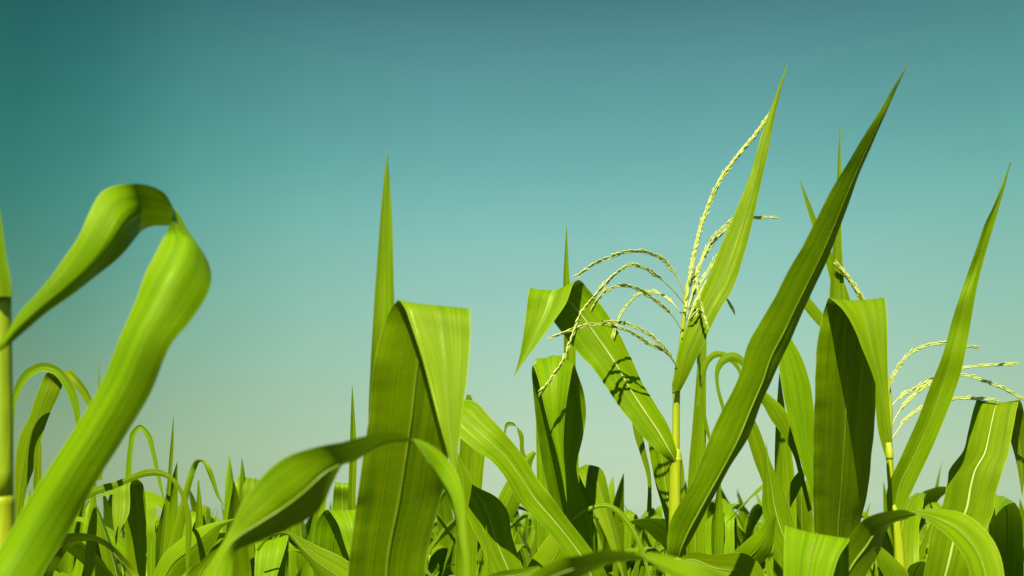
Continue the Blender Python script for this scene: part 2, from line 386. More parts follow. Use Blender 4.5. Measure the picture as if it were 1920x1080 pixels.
leaf(r, [(10,1180,30,1190,12),(55,1100,88,1112,6),(93,1034,108,1060,2),(118,1003,133,1026,0,2),(150,1000,160,1015,-1,3),(184,1006,187,1015,-2,4),(208,1020,204,1026,-3,3),(236,1046,226,1056,-4,2),(262,1082,248,1090,-5),(280,1130,266,1134,-6)], 1.32, sag=.1, seed=300)
stalk_to_ground(r, 25, 1120, 1.7, .010)

r = hero('maize plant with a dark folded leaf in the gap right of the looping leaf', 250, 2.1, seed=13)
leaf(r, [(236,1100,262,1100),(234,980,250,980),(235,900,246,900),(240,840,249,845),(248,806,255,815),(262,796,263,805),(278,808,272,816),(292,850,284,852),(300,890,293,892),(308,930,304,931),(313,950,312,950)], 2.2, sag=-.15, seed=14)
leaf(r, [(290,1200,308,1200),(297,1080,310,1080),(303,1000,315,1000),(312,920,320,920),(319,840,325,848),(325,780,326,780)], 2.3, sag=-.3, vee=.8, seed=15)
leaf(r, [(120,985,126,996),(150,930,150,946),(179,913,179,929),(218,902,218,915),(253,887,253,900),(272,880,272,894),(303,881,302,893),(323,893,318,900),(342,917,333,918),(356,955,345,950),(360,990,348,994),(358,1033,348,1034),(352,1080,349,1080)], 1.75, sag=.08, seed=16)
leaf(r, [(240,1180,268,1180,3),(238,1090,273,1090,2),(236,1000,274,1000,1),(226,940,273,938),(218,915,267,907,-1),(214,906,252,897,-3),(212,916,244,908,-5),(211,940,244,940,-6),(211,966,241,966,-7),(214,996,227,992,-8),(217,1022,218,1022,-8.5)], 2.0, sag=-.06, seed=17)
leaf(r, [(278,1180,290,1180),(276,1080,291,1080),(275,1000,292,1000),(274,950,294,948),(274,938,295,937,-1),(274,945,295,944,-3),(275,970,293,970,-4),(278,1000,288,1000,-5),(283,1015,284,1015,-5)], 2.15, sag=-.1, seed=18)
leaf(r, [(150,1160,182,1160),(158,1060,178,1060),(165,980,182,975),(172,930,180,925),(178,880,180,878)], 1.85, sag=.2, seed=19)
stalk_to_ground(r, 250, 1150, 2.1, .010)

r = hero('maize plant with a hairpin-bent leaf and a broad dark leaf beside the blurred arch', 325, 2.3, seed=20)
leaf(r, [(290,1160,325,1160),(306,1060,332,1060),(322,1000,344,995),(336,950,353,935),(348,905,364,893),(357,878,371,872),(366,863,375,866,-1),(378,861,381,867,-2),(391,870,386,880,-3),(402,895,396,904,-3),(412,930,408,933,-3),(421,948,420,949,-3)], 2.4, sag=.15, seed=21)
leaf(r, [(268,1150,300,1170),(285,1085,325,1110),(305,1042,348,1072),(340,1010,382,1048),(370,990,404,1016),(400,980,416,990),(420,976,428,982),(440,972,440,974)], 1.8, sag=.16, vee=.7, seed=22)
leaf(r, [(362,1100,384,1100),(364,1010,382,1010),(368,950,379,950),(371,900,373,900)], 2.6, sag=-.3, seed=23)
leaf(r, [(330,1150,372,1160),(345,1085,395,1080),(372,1050,420,1040),(395,1030,432,1015),(425,1005,445,1000)], 1.95, sag=-.12, seed=24)
stalk_to_ground(r, 325, 1120, 2.3, .010)

# ---- blurred foreground arch in the left half
r = hero('blurred close maize leaf arching like a hook in front of the tall folded leaf', 405, .74, lower=False, seed=25)
leaf(r, [(395,1230,430,1230,-5),(372,1130,432,1130,-5),(379,1085,434,1085,-4),(404,1043,436,1050,-3),(426,1003,440,1034,-2),(452,948,490,1014,-1,1.5),(485,902,541,990,0,2.5),(525,863,596,958,0,2.5),(574,843,630,893,0,3),(640,828,656,852,1,4),
 (700,812,706,834,2,5,.1),(745,814,748,827,3,5,.04),(776,829,779,820,3,5,.04),(791,852,802,829,3,4,.08),(821,890,845,868,3,3),(848,940,868,925,2,2),(856,1000,873,990,1,1),(866,1080,881,1080),(877,1160,886,1160,-1)], .75, sag=.26, vee=.75, rib_w=.035, seed=26, ruffle=.015)
stalk_to_ground(r, 410, 1225, .70, .010)

# ---- the tall folded leaf
r = hero('maize plant with a broad leaf folded over at the top before its upright spear', 725, 1.12, seed=27)
leaf(r, [(655,1260,770,1260,10.20),(650,1150,795,1150,7.68),(655,1050,800,1045,5.58,.5),(670,935,828,930,3.23,1),(682,847,842,850,1.46,1),(692,780,850,790,0.12,1),(700,690,862,705,-1.39,1),(714,625,870,645,-2.40,.8),(730,585,876,604,-3.24,.4),(742,567,880,584,-3.83,.2),(747,562,881,577,-4.5),(755,570,882,587,-5.2,-.4),(772,612,882,640,-6.2,-.6),(791,670,877,700,-7.6,-.6),(809,735,869,758,-9,-.4),(826,800,862,820,-10.2),(840,852,857,862,-11),(850,905,853,905,-11.6)], 1.08, sag=.02, vee=.35, seed=28, ruffle=.018)
leaf(r, [(684,1150,735,1150,16),(686,1000,735,1000,12,-1),(690,800,735,800,5,-1),(697,640,734,640,0,-1),(705,520,731,520,0,-.8),(713,410,730,410,0,-.5),(719,340,730,345),(726,282,727,282)], 1.15, sag=.20, vee=.4, seed=29, ruffle=.006)
leaf(r, [(700,1150,750,1150,16),(705,1000,748,1000,12,-1.5),(708,800,744,800,5,-1.5),(715,640,742,640,0,-1.2),(720,520,738,520,0,-.8),(725,420,736,420),(728,360,733,362),(730,330,731,330)], 1.1257, sag=-.1, vee=.8, seed=290, ruffle=.006)
stalk_to_ground(r, 725, 1250, 1.24, .011)
leaf(r, [(862,1180,884,1180),(862,1080,880,1080),(858,960,877,960),(852,900,883,893),(849,860,868,868),(848,838,856,843)], 1.5, sag=.1, seed=30)

r = hero('half-hidden maize plant with a pale flap and a dark slanting leaf below the blurred arch', 560, 1.65, seed=31)
leaf(r, [(480,1200,520,1200,4),(480,1100,532,1100,2),(477,1030,541,1015,1),(478,1017,541,1002,-1),(479,1028,539,1014,-3),(477,1080,519,1080,-5),(480,1150,500,1150,-6)], 1.6, sag=.03, seed=32)
leaf(r, [(480,1030,484,1034,3),(505,1003,508,1008,2),(535,995,540,1004,1),(565,1008,568,1042),(600,1026,600,1085,-1),(640,1044,628,1112,-2),(690,1080,660,1150,-4)], 1.5, sag=.10, vee=.7, seed=33)
leaf(r, [(590,1200,640,1200,4),(588,1100,655,1100,3),(586,1020,663,1020,1),(592,980,669,982),(606,961,673,963,-1),(614,956,675,955,-3),(622,963,677,965,-5),(635,985,679,990,-6.5),(646,1020,679,1025,-7),(656,1050,673,1055,-7.5),(664,1088,668,1088,-8)], 1.75, sag=.02, seed=34)
stalk_to_ground(r, 560, 1180, 1.65, .010)

r = hero('maize plant with a slim spear between the blurred arch and the tall folded leaf', 645, 2.2, seed=35)
leaf(r, [(625,1120,662,1120),(620,1000,663,1000),(624,940,659,945),(627,908,656,910,-1),(628,904,655,906,0),(630,912,653,914,3),(632,950,650,950,5)], 2.3, sag=-.06, seed=36, bright=True)
leaf(r, [(652,1100,670,1100),(652,1000,669,1000),(653,930,667,930),(655,860,669,860),(657,800,667,808),(660,723,661,723)], 2.05, sag=-.35, vee=.9, seed=37)
leaf(r, [(560,1100,590,1100),(580,1000,602,1000),(596,930,612,935),(606,890,614,893),(612,850,613,850)], 2.3, sag=-.25, seed=38)
leaf(r, [(672,1080,690,1085),(676,990,694,985),(690,940,712,930),(712,900,726,890),(735,860,738,858)], 2.2, sag=.2, seed=39)
stalk_to_ground(r, 645, 1110, 2.2, .010)

# ---- between the folded leaf and the tasselled plant
r = hero('maize plant with long smooth leaf slanting down from behind the tall folded leaf', 1120, 1.78, seed=40)
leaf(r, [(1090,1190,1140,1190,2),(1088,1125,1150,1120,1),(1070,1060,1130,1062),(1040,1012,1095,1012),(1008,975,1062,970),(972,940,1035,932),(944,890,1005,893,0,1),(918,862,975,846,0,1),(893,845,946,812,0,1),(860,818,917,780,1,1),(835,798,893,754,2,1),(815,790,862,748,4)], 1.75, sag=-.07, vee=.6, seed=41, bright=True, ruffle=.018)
leaf(r, [(880,1200,890,1200),(905,1085,925,1090),(935,1072,960,1090),(975,1066,990,1085),(1010,1060,1015,1066)], 1.3, sag=-.1, seed=42)
stalk_to_ground(r, 1118, 1170, 1.78, .010)

r = hero('maize plant with short glossy pale-ribbed leaf beside the foot of the tall folded leaf', 990, 1.9, seed=43)
leaf(r, [(980,1220,1010,1220),(965,1140,1012,1140),(927,1075,982,1068),(900,1020,960,1005),(878,970,950,955),(872,940,928,930),(868,918,892,912),(860,900,872,898)], 1.85, sag=-.10, vee=.7, seed=44, bright=True)
leaf(r, [(916,1130,928,1130),(917,1090,926,1090),(914,1040,920,1040),(911,985,912,985)], 1.75, sag=-.2, seed=45)
leaf(r, [(852,1100,892,1100),(855,1000,896,1000),(858,900,905,900),(862,835,909,838),(866,780,900,785),(875,740,882,740)], 2.3, sag=-.12, seed=46)
leaf(r, [(900,1100,925,1100),(918,1000,945,1005),(935,930,975,945),(958,890,990,905),(985,855,1000,862),(1000,845,1005,850)], 2.3, sag=.15, seed=47)
leaf(r, [(1006,960,1014,960),(992,890,1000,885),(976,850,983,845),(972,815,979,810),(962,792,963,799),(950,792,953,800),(945,812,948,815),(944,840,945,840)], 2.3, sag=.15, seed=48)
stalk_to_ground(r, 990, 1170, 1.9, .010)

r = hero('maize plant with an upright leaf folded into a pointed flap left of the tasselled plant', 1075, 2.2, seed=50)
leaf(r, [(1055,1180,1100,1180,14),(1050,1100,1114,1100,11),(1042,1000,1120,1000,7.5),(1030,930,1094,930,5),(1018,878,1081,878,3),(1010,827,1092,823,1.4),(1004,780,1099,777,0),(999,726,1093,730,-1.6),(997,698,1082,698,-3),(998,686,1077,683,-4.5),(1002,690,1074,688,-6.5),(1010,715,1069,715,-8.5),(1020,760,1062,756,-10),(1030,800,1058,800,-10.5),(1044,850,1057,850,-11),(1055,900,1061,900,-11),(1062,940,1063,940,-11)], 1.90, sag=-.24, vee=.5, seed=51)
leaf(r, [(1010,1100,1060,1100),(1004,760,1060,760),(1003,700,1059,698),(1003,679,1059,671),(1004,672,1058,665,2),(1006,680,1056,674,4),(1010,760,1050,760,7)], 2.3, sag=-.03, seed=52)
leaf(r, [(1050,1050,1088,1050),(1052,900,1086,900),(1057,690,1080,690),(1057,600,1077,600),(1056,525,1068,525),(1059,470,1065,470),(1062,424,1063,424)], 2.38, sag=-.3, vee=.8, seed=53)
leaf(r, [(1065,978,1068,984),(1085,960,1088,968),(1112,947,1113,955),(1138,943,1136,953),(1160,953,1154,962),(1180,975,1172,982),(1198,1005,1190,1010),(1212,1045,1205,1048),(1222,1090,1218,1092)], 1.95, sag=.12, seed=54, bright=True)
leaf(r, [(1020,1140,1050,1150),(985,1085,1030,1120),(1010,1030,1060,1075),(1045,985,1075,1030),(1062,965,1072,985)], 1.9, sag=.12, seed=55)
stalk_to_ground(r, 1075, 1150, 2.2, .011)

# ---- the plant in flower
r = hero('tasselled maize plant with pale branching flower tassel and bright yellow-green stalk', 1265, 2.0, seed=60)
stalk(r, [(1267,862,7.4),(1267.5,800,7.0),(1268,750,6.8),(1268.5,724,7.0)], 2.0)
stalk(r, [(1262,1180,11.5),(1264,1080,11.3),(1265,980,11),(1266,900,10.6),(1266.5,870,11),(1266.5,858,12.4)], 2.0, 'leaf_sheath')
stalk(r, [(1266,868,11.2),(1266,860,12),(1266,852,11.6),(1267,842,8)], 2.0, 'leaf_collar', COLLAR)
stalk(r, [(1268,738,7.1),(1268,728,7.8),(1268,718,7.4),(1269,706,5.5)], 2.0, 'leaf_collar', COLLAR)
stalk(r, [(1268.5,730,6),(1272,690,4.8),(1278,640,4.2),(1282,600,3.6),(1285,560,3),(1289,530,2.4)], 2.0, 'peduncle')
stalk_to_ground(r, 1262, 1178, 2.0, .0115)
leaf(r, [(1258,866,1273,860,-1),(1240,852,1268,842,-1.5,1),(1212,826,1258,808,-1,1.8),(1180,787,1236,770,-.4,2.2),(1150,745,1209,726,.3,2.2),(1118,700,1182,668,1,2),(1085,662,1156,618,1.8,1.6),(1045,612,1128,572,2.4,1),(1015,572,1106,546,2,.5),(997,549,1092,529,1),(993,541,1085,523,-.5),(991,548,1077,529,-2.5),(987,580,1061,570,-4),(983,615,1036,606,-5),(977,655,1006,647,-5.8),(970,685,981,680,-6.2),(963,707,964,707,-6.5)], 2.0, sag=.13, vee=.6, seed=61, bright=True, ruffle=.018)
leaf(r, [(1260,734,1276,732,-1),(1263,706,1287,712,-1.5,-.5),(1275,642,1312,660,-2,-1.5),(1305,570,1342,595,-1.5,-2.5),(1338,495,1374,540,-.5,-2.5),(1362,435,1394,482,.5,-2),(1390,370,1411,416,1.5,-1.5),(1410,315,1425,352,2.5,-1),(1426,258,1441,280,3.5,-.7),(1446,200,1455,208,5),(1476,120,1477,121,7)], 1.99, sag=.07, vee=.3, seed=62, ruffle=.008)
leaf(r, [(1213,960,1222,960),(1213,895,1220,888),(1200,850,1211,845),(1189,815,1203,808),(1184,780,1195,775),(1183,750,1187,748)], 2.2, sag=.1, seed=63)
leaf(r, [(1256,1110,1270,1110),(1245,965,1269,968),(1228,902,1267,905),(1218,850,1263,850),(1214,815,1248,810),(1212,775,1230,768)], 2.15, sag=-.12, seed=64, bright=True)
leaf(r, [(1262,1010,1280,1010),(1266,930,1284,925),(1270,880,1282,878),(1272,845,1275,843)], 2.2, sag=-.2, seed=65)
tassel(r, [
 ([(1285,585,0),(1290,545,1),(1298,495,2),(1310,440,3),(1328,385,4),(1352,335,5),(1385,290,6),(1418,250,7),(1445,212,8)], True),
 ([(1285,552,-2),(1265,512,-3),(1241,486,-4),(1212,473,-6),(1180,472,-8),(1140,483,-10),(1110,497,-12),(1086,515,-13)], False),
 ([(1284,571,-2),(1262,544,-4),(1236,520,-6),(1208,503,-8),(1185,497,-9),(1162,507,-11),(1142,524,-12),(1115,555,-15),(1092,583,-18),(1072,633,-21),(1053,680,-23),(1036,706,-24),(1018,732,-24)], False),
 ([(1278,618,-2),(1263,594,-3),(1228,563,-5),(1197,542,-7),(1162,536,-9),(1138,544,-10),(1124,558,-11),(1114,573,-11)], False),
 ([(1281,592,-1),(1268,576,-1),(1251,559,0),(1220,546,1),(1197,552,2),(1177,571,3),(1162,594,3),(1150,627,3)], False),
 ([(1270,690,-1),(1262,674,-2),(1247,655,-3),(1220,629,-4),(1189,612,-5),(1158,604,-5),(1136,604,-5)], False),
 ([(1268,684,-1),(1251,664,-2),(1212,641,-4),(1181,622,-6),(1150,611,-7),(1115,608,-8),(1084,614,-9),(1058,624,-9),(1032,633,-9)], False),
 ([(1290,575,0),(1303,535,2),(1315,490,3),(1330,457,4),(1350,432,4),(1378,411,4),(1372,424,4),(1366,440,4)], False),
 ([(1288,590,0),(1298,558,2),(1313,530,3),(1333,500,4),(1348,475,4),(1357,460,4)], False),
 ([(1290,600,0),(1302,570,2),(1318,540,3),(1340,510,4),(1352,490,4)], False),
 ([(1286,560,0),(1310,500,3),(1350,440,5),(1390,410,6),(1425,408,6),(1453,407,6)], False),
 ([(1290,560,-2),(1297,525,-4),(1302,518,-5),(1309,546,-6),(1317,579,-6),(1326,612,-6)], False),
 ([(1288,600,1),(1310,560,4),(1340,545,6),(1360,558,7),(1373,578,7)], False),
 ([(1284,640,0),(1296,640,3),(1306,650,4),(1310,675,4),(1313,714,4)], False),
 ([(1290,608,-1),(1298,596,-2),(1306,586,-2)], False)], 1.985)

r = hero('maize plant with plain upright leaf and two small curled tips behind the tasselled plant', 1310, 2.55, seed=66)
leaf(r, [(1288,1180,1322,1180),(1288,1100,1323,1100),(1287,960,1323,960),(1291,880,1323,880),(1299,790,1324,790),(1305,715,1324,715),(1312,640,1325,640),(1321,585,1325,585)], 2.6, sag=-.15, seed=67)
leaf(r, [(1334,840,1336,838),(1325,815,1330,808),(1317,785,1324,780),(1311,740,1317,738),(1308,695,1312,694),(1308,660,1309,660)], 2.5, sag=.1, seed=68)
leaf(r, [(1306,760,1314,765),(1311,718,1319,724),(1316,690,1324,698),(1326,668,1332,679),(1340,658,1344,670),(1356,659,1354,671),(1372,667,1366,677),(1384,682,1378,688),(1396,720,1393,722)], 2.5, sag=.08, seed=69)
leaf(r, [(1362,800,1365,796),(1352,764,1357,757),(1342,722,1348,720),(1341,692,1349,698),(1350,671,1358,684),(1365,661,1370,678),(1382,662,1383,680),(1395,672,1391,688),(1404,700,1398,706),(1410,740,1408,741)], 2.45, sag=.08, seed=70)
stalk_to_ground(r, 1308, 1150, 2.6, .010)

# ---- the big slanting blade
r = hero('maize plant with one long dark blade slanting across to a tall point', 1262, 1.38, seed=72)
leaf(r, [(1252,1062,1274,1064,1,1.5),(1251,1036,1280,1040,0,1.5),(1253,994,1302,1000,-.5,1.5),(1262,966,1328,952,-1,1.5),(1300,897,1368,878,-1.5,1.5),(1327,831,1406,812,-2,1.5),(1353,771,1431,748,-2.5,1.5),(1389,695,1447,716,-3.2,1.5),(1397,660,1457,691,-3.6,1.5),(1404,641,1467,668,-3.9,1.5),(1427,603,1484,634,-4.6,1.5),(1453,557,1507,581,-5.6,1.5),(1480,503,1530,534,-6.8,1.5),(1507,457,1552,484,-8,1.5),(1533,407,1575,425,-9.3,1.5),(1557,360,1594,375,-10.6,1.2),(1585,312,1615,318,-12,1),(1603,282,1628,287,-12.9,.8),(1625,246,1645,248,-14,.5),(1650,207,1662,210,-15.2),(1670,172,1678,173,-16.3),(1685,147,1689,149,-17.2),(1705,114,1705.6,114.4,-18.2)], 1.38, sag=.12, vee=.55, off=.34, seed=73, ruffle=.018)
stalk(r, [(1263,1180,10.5),(1263,1100,10.2),(1263,1062,10.8)], 1.39, 'leaf_sheath')
stalk(r, [(1263,1066,10.6),(1263,1056,12),(1264,1048,11.4),(1265,1040,7)], 1.39, 'leaf_collar', COLLAR)
stalk_to_ground(r, 1263, 1178, 1.39, .0105)
leaf(r, [(1262,1052,1262,1060,1),(1298,1036,1294,1062,0),(1340,1040,1330,1088,-1),(1398,1038,1370,1112,-2),(1426,1062,1396,1135,-3),(1440,1105,1410,1165,-4)], 1.5, sag=-.12, vee=.7, seed=74)

# ---- blurred foreground leaf along the bottom
r = hero('blurred olive maize leaf bowed low along the bottom below the slanting blade', 930, .68, lower=False, seed=76)
leaf(r, [(925,1260,955,1270,-3),(945,1150,990,1170,-1),(1000,1074,1040,1102,0,1),(1046,1050,1076,1088,0,1),(1092,1040,1112,1070,0,2),(1129,1029,1146,1056,0,3),(1165,1031,1172,1049,0,4),(1190,1034,1192,1045,0,4),(1206,1044,1210,1035,0,4),(1222,1057,1232,1036,0,3),(1246,1076,1268,1046,0,2),(1286,1102,1312,1060,0,1),(1326,1132,1356,1078),(1370,1172,1402,1125,-1),(1400,1200,1420,1180,-1)], .72, sag=.08, vee=.5, seed=77, ruffle=.018)
stalk_to_ground(r, 935, 1262, .67, .010)

# ---- twisting leaves right of the blade
r = hero('maize plant with glossy twisting leaves squeezed between the slanting blade and the dark folded leaf', 1490, 2.0, seed=80)
leaf(r, [(1470,1190,1500,1190),(1465,1120,1506,1110),(1464,1050,1499,1015),(1441,1000,1489,980),(1429,950,1479,948),(1430,915,1466,912),(1433,880,1450,878),(1436,850,1440,850),(1436,830,1437,830)], 1.95, sag=-.13, vee=.6, seed=81, bright=True)
leaf(r, [(1440,960,1448,955),(1428,900,1440,890),(1414,864,1438,850),(1403,828,1424,806),(1392,790,1408,775),(1385,755,1390,750)], 2.02, sag=.1, seed=82)
leaf(r, [(1515,960,1522,955),(1500,900,1508,895),(1486,850,1495,842),(1464,812,1485,800),(1445,786,1473,770),(1428,756,1440,738),(1405,735,1415,718)], 2.1, sag=.15, seed=83)
leaf(r, [(1530,1080,1545,1080),(1529,1000,1545,1000),(1524,938,1541,915),(1511,895,1537,880),(1495,845,1527,835),(1478,782,1526,770),(1466,725,1518,715),(1461,685,1502,668),(1462,650,1484,635),(1468,605,1474,602)], 1.97, sag=.14, vee=.8, seed=84)
leaf(r, [(1450,1150,1492,1150),(1450,1050,1493,1050),(1452,900,1491,905),(1454,805,1479,810),(1458,740,1468,740),(1461,700,1462,700)], 2.35, sag=-.12, seed=85)
leaf(r, [(1468,1060,1476,1060),(1468,1000,1478,1000),(1470,940,1483,950),(1478,915,1496,926),(1490,893,1508,896),(1505,876,1511,880)], 2.15, sag=.1, seed=86)
leaf(r, [(1350,1100,1390,1120,2),(1362,1050,1408,1075,1),(1380,1030,1430,1055),(1400,1013,1446,1035,-1),(1428,989,1452,1000,-2),(1445,965,1455,970,-3)], 1.9, sag=.12, seed=87)
stalk_to_ground(r, 1490, 1160, 2.0, .010)

# ---- dark folded leaf and its neighbours
r = hero('maize plant with a wide dark folded leaf on the right, flap hanging over its face', 1572, 1.85, seed=90)
leaf(r, [(1545,1190,1592,1190,20),(1532,1100,1604,1100,16,1.5),(1527,1000,1612,995,12,2),(1524,900,1629,905,8,2),(1526,800,1639,800,4,2),(1529,700,1644,705,.5,2),(1535,625,1650,635,-1.8,1.2),(1544,583,1654,592,-3),(1550,566,1656,568,-4),(1553,560,1658,558,-5.5),(1562,564,1661,564,-7.5),(1577,578,1663,588,-9),(1597,606,1664,642,-10.5),(1616,652,1665,692,-11.5),(1640,715,1666,742,-12),(1655,770,1668,785,-12.5),(1668,826,1671,830,-13)], 1.78, sag=.04, vee=.5, seed=91, ruffle=.01)
leaf(r, [(1555,1000,1600,1000),(1552,800,1600,800),(1552,640,1588,640),(1556,540,1583,540),(1563,440,1578,440),(1568,360,1578,362),(1571,300,1577,300),(1575,236,1576,236)], 1.98, sag=-.2, vee=.8, seed=92, ruffle=.006)
leaf(r, [(1582,880,1628,880),(1580,700,1626,700),(1561,545,1592,555),(1548,492,1568,492),(1530,442,1541,436),(1513,390,1521,386),(1499,337,1500,337)], 2.03, sag=-.15, seed=93, ruffle=.006)
leaf(r, [(1600,720,1606,704),(1575,652,1582,630),(1536,612,1546,592),(1509,580,1520,560),(1490,548,1500,535),(1478,520,1480,516)], 1.93, sag=.1, seed=94)
stalk_to_ground(r, 1572, 1165, 1.85, .011)

r = hero('second flowering maize plant, tassel half hidden behind its own tall blade on the right', 1686, 1.95, seed=96)
stalk(r, [(1691,1180,10),(1688,1080,9.5),(1682,1000,9),(1676,966,9.6)], 1.93, 'leaf_sheath')
stalk(r, [(1677,968,6.5),(1672,920,6.2),(1669,880,6),(1667.5,846,6)], 1.93)
stalk(r, [(1677,972,9.4),(1675,960,10),(1674,950,9.4),(1673,938,6.6)], 1.93, 'leaf_collar', COLLAR)
stalk(r, [(1668,862,6.1),(1667.5,852,6.9),(1667,842,6.5),(1666,830,4.6)], 1.93, 'leaf_collar', COLLAR)
stalk(r, [(1667,850,5),(1668,820,4.2),(1670,780,3.6),(1668,735,3),(1660,690,2.4)], 1.97, 'peduncle')
stalk_to_ground(r, 1691, 1178, 1.93, .010)
leaf(r, [(1659,854,1675,850),(1648,815,1671,805),(1640,750,1665,738),(1632,690,1656,672),(1622,620,1640,612),(1608,550,1614,550)], 1.94, sag=.12, seed=97)
leaf(r, [(1664,962,1690,962,0,-0.6),(1663,920,1716,908,-1,-0.6),(1690,855,1750,835,-2,-1.6),(1720,788,1775,775,-3,-1.6),(1745,722,1799,708,-4,-1.6),(1765,672,1810,662,-5,-1.6),(1783,608,1819,612,-5,-1.6),(1796,565,1830,549,-6,-1.6),(1811,522,1845,484,-6,-1.6),(1829,471,1857,445,-7,-1.6),(1846,421,1867,411,-8,-0.6),(1862,388,1877,376,-9,-0.6),(1878,348,1885,346,-10,-0.6),(1894,304,1895,304,-11,-0.6)], 1.92, sag=-.16, vee=.75, seed=98, ruffle=.018)
tassel(r, [
 ([(1664,720,0),(1655,660,0),(1640,610,0),(1622,570,0),(1603,540,0),(1585,515,0),(1572,498,0)], True),
 ([(1668,760,0),(1668,725,-1),(1680,695,-1),(1700,668,-1),(1730,650,0),(1770,643,1),(1810,648,3),(1834,652,4)], False),
 ([(1668,790,0),(1671,765,0),(1690,743,1),(1718,727,3),(1755,708,5),(1805,690,7),(1850,685,7),(1898,682,7)], False),
 ([(1669,812,0),(1676,790,0),(1690,766,1),(1708,745,2),(1740,722,4),(1803,703,6),(1850,716,6),(1890,732,6),(1926,753,6)], False),
 ([(1670,826,0),(1680,812,0),(1693,792,1),(1716,772,2),(1750,756,4),(1790,747,6),(1825,747,6),(1860,749,6)], False)], 1.97)

r = hero('maize plant with a broad sunlit leaf bent over near the right edge', 1775, 2.05, seed=100)
leaf(r, [(1745,1220,1790,1220,1),(1727,1140,1798,1150),(1737,1050,1826,1055,-1),(1746,992,1846,1000,-.5),(1767,945,1863,960,0),(1776,905,1869,920,.6),(1781,880,1881,880,1.2),(1806,845,1891,850,2.2),(1814,815,1898,815,3.2),(1823,777,1904,780,4.6),(1828,759,1908,760,5.6),(1832,751,1911,751,7.5),(1842,755,1916,757,10),(1862,770,1920,775,12),(1884,800,1924,805,13),(1900,845,1926,850,14),(1910,890,1922,890,14.5),(1916,930,1917,930,15)], 1.97, sag=-.05, vee=.6, seed=101, bright=True, ruffle=.014)
stalk_to_ground(r, 1768, 1205, 2.0, .010)
leaf(r, [(1680,1160,1700,1170),(1660,1085,1705,1090),(1640,1045,1700,1070),(1640,1020,1670,1040),(1630,1005,1640,1015)], 1.7, sag=.12, seed=102)

r = hero('close maize plant with bright leaf arching over and a squared flap at bottom right', 1555, 1.22, lower=False, seed=104)
leaf(r, [(1520,1280,1560,1280,3),(1505,1180,1590,1180,3),(1485,1060,1592,1070,2.5),(1474,998,1592,1020,1),(1472,985,1592,1009,-1),(1472,990,1592,1014,-2.4),(1470,1030,1574,1042,-3.4),(1470,1090,1557,1100,-4.2),(1478,1200,1540,1200,-5),(1500,1270,1520,1270,-5)], 1.2, sag=.03, vee=.4, seed=105)
leaf(r, [(1535,1250,1570,1260,2),(1540,1140,1605,1165,1,1),(1556,1050,1620,1088,0,2),(1592,1006,1650,1032,0,3),(1627,971,1664,994,0,4),(1673,957,1682,979,0,5,.05),(1700,957,1702,972,0,5.5,.02),(1723,967,1720,957,0,5,.02),(1750,983,1768,955,0,4,.05),(1776,1004,1802,961,-1,3),(1796,1029,1833,979,-2,3),(1811,1053,1860,1010,-3,2.5),(1819,1080,1876,1045,-4,2),(1826,1115,1886,1100,-5,1),(1845,1195,1890,1190,-6)], 1.25, sag=.07, vee=.45, seed=106, ruffle=.01)
stalk_to_ground(r, 1550, 1255, 1.23, .011)

# ------------------------------------------------------------------ the rows behind: a few grown plants, copied
def grow(seed, low=False):
    """returns leaf edge pairs of one plant about 1.75 m tall, and its stalk height"""
    rng = np.random.default_rng(seed); az0 = rng.uniform(0, 360); out = []
    H = 1.30; zs = np.linspace(.45 if not low else .75, H - .06, 9 if not low else 6)
    for k, z in enumerate(zs):
        t = k / (len(zs) - 1); az = az0 + 180 * k + rng.uniform(-32, 32)
        ln = (.66 - .16 * abs(t - .5)) * rng.uniform(.8, 1.1); wd = (.098 - .016 * t) * rng.uniform(.8, 1.15)
        up = rng.random()
        if t > .4 and up < .36:        # upright blade folded over near the top
            el, dr, kink = rng.uniform(72, 86), rng.uniform(2, 14), (rng.uniform(.45, .65), rng.uniform(110, 150))
        elif t > .5 and up < .6:      # upright blade
            el, dr, kink = rng.uniform(72, 84), rng.uniform(8, 25), None; ln *= .8
        else:
            el, dr, kink = 50 + 16 * t + rng.uniform(-8, 8), (122 - 30 * t) * rng.uniform(.8, 1.1), None
        out.append(grown_leaf(ln, wd, az, el, dr, z, rng, kink=kink, twist=rng.uniform(-30, 30), n=16 if low else 34))
    for k in range(1):
        out.append(grown_leaf(rng.uniform(.22, .34), rng.uniform(.028, .05), rng.uniform(0, 360), rng.uniform(76, 88), rng.uniform(3, 16), H - .02, rng, n=10 if low else 22))
    return out, H
def make_proto(seed):
    rng = np.random.default_rng(seed + 500)
    leaves, H = grow(seed)
    r = plant_root('', (0, 0, 0), '')
    P = []; rr = []
    for i in range(8):
        z = H * i / 7; P.append((0, 0, z)); rr.append(.0125 - .006 * i / 7)
        if i < 7: P.append((0, 0, z + .008)); rr.append((.0125 - .006 * i / 7) * 1.15); P.append((0, 0, z + .018)); rr.append(.0125 - .006 * i / 7)
    link('stalk', tube_mesh('stalk', P, rr, STALK, 9, step=.08), r)
    for A, B in leaves: add_leaf_part(r, A, B, rng, sag=-.15 * rng.uniform(.6, 1.3), nu=7)
    return r
protos = [make_proto(s) for s in range(200, 212)]
def copy_plant(p):
    c = p.copy(); COL.objects.link(c)
    for ch in p.children:
        k = ch.copy(); COL.objects.link(k); k.parent = c
        for gch in ch.children:
            q = gch.copy(); COL.objects.link(q); q.parent = k
    return c
rng = np.random.default_rng(11)
spots = []
heroxy = [tuple(o.location[:2]) for o in bpy.data.objects if o.name.startswith('maize_plant') and o.get('label')]
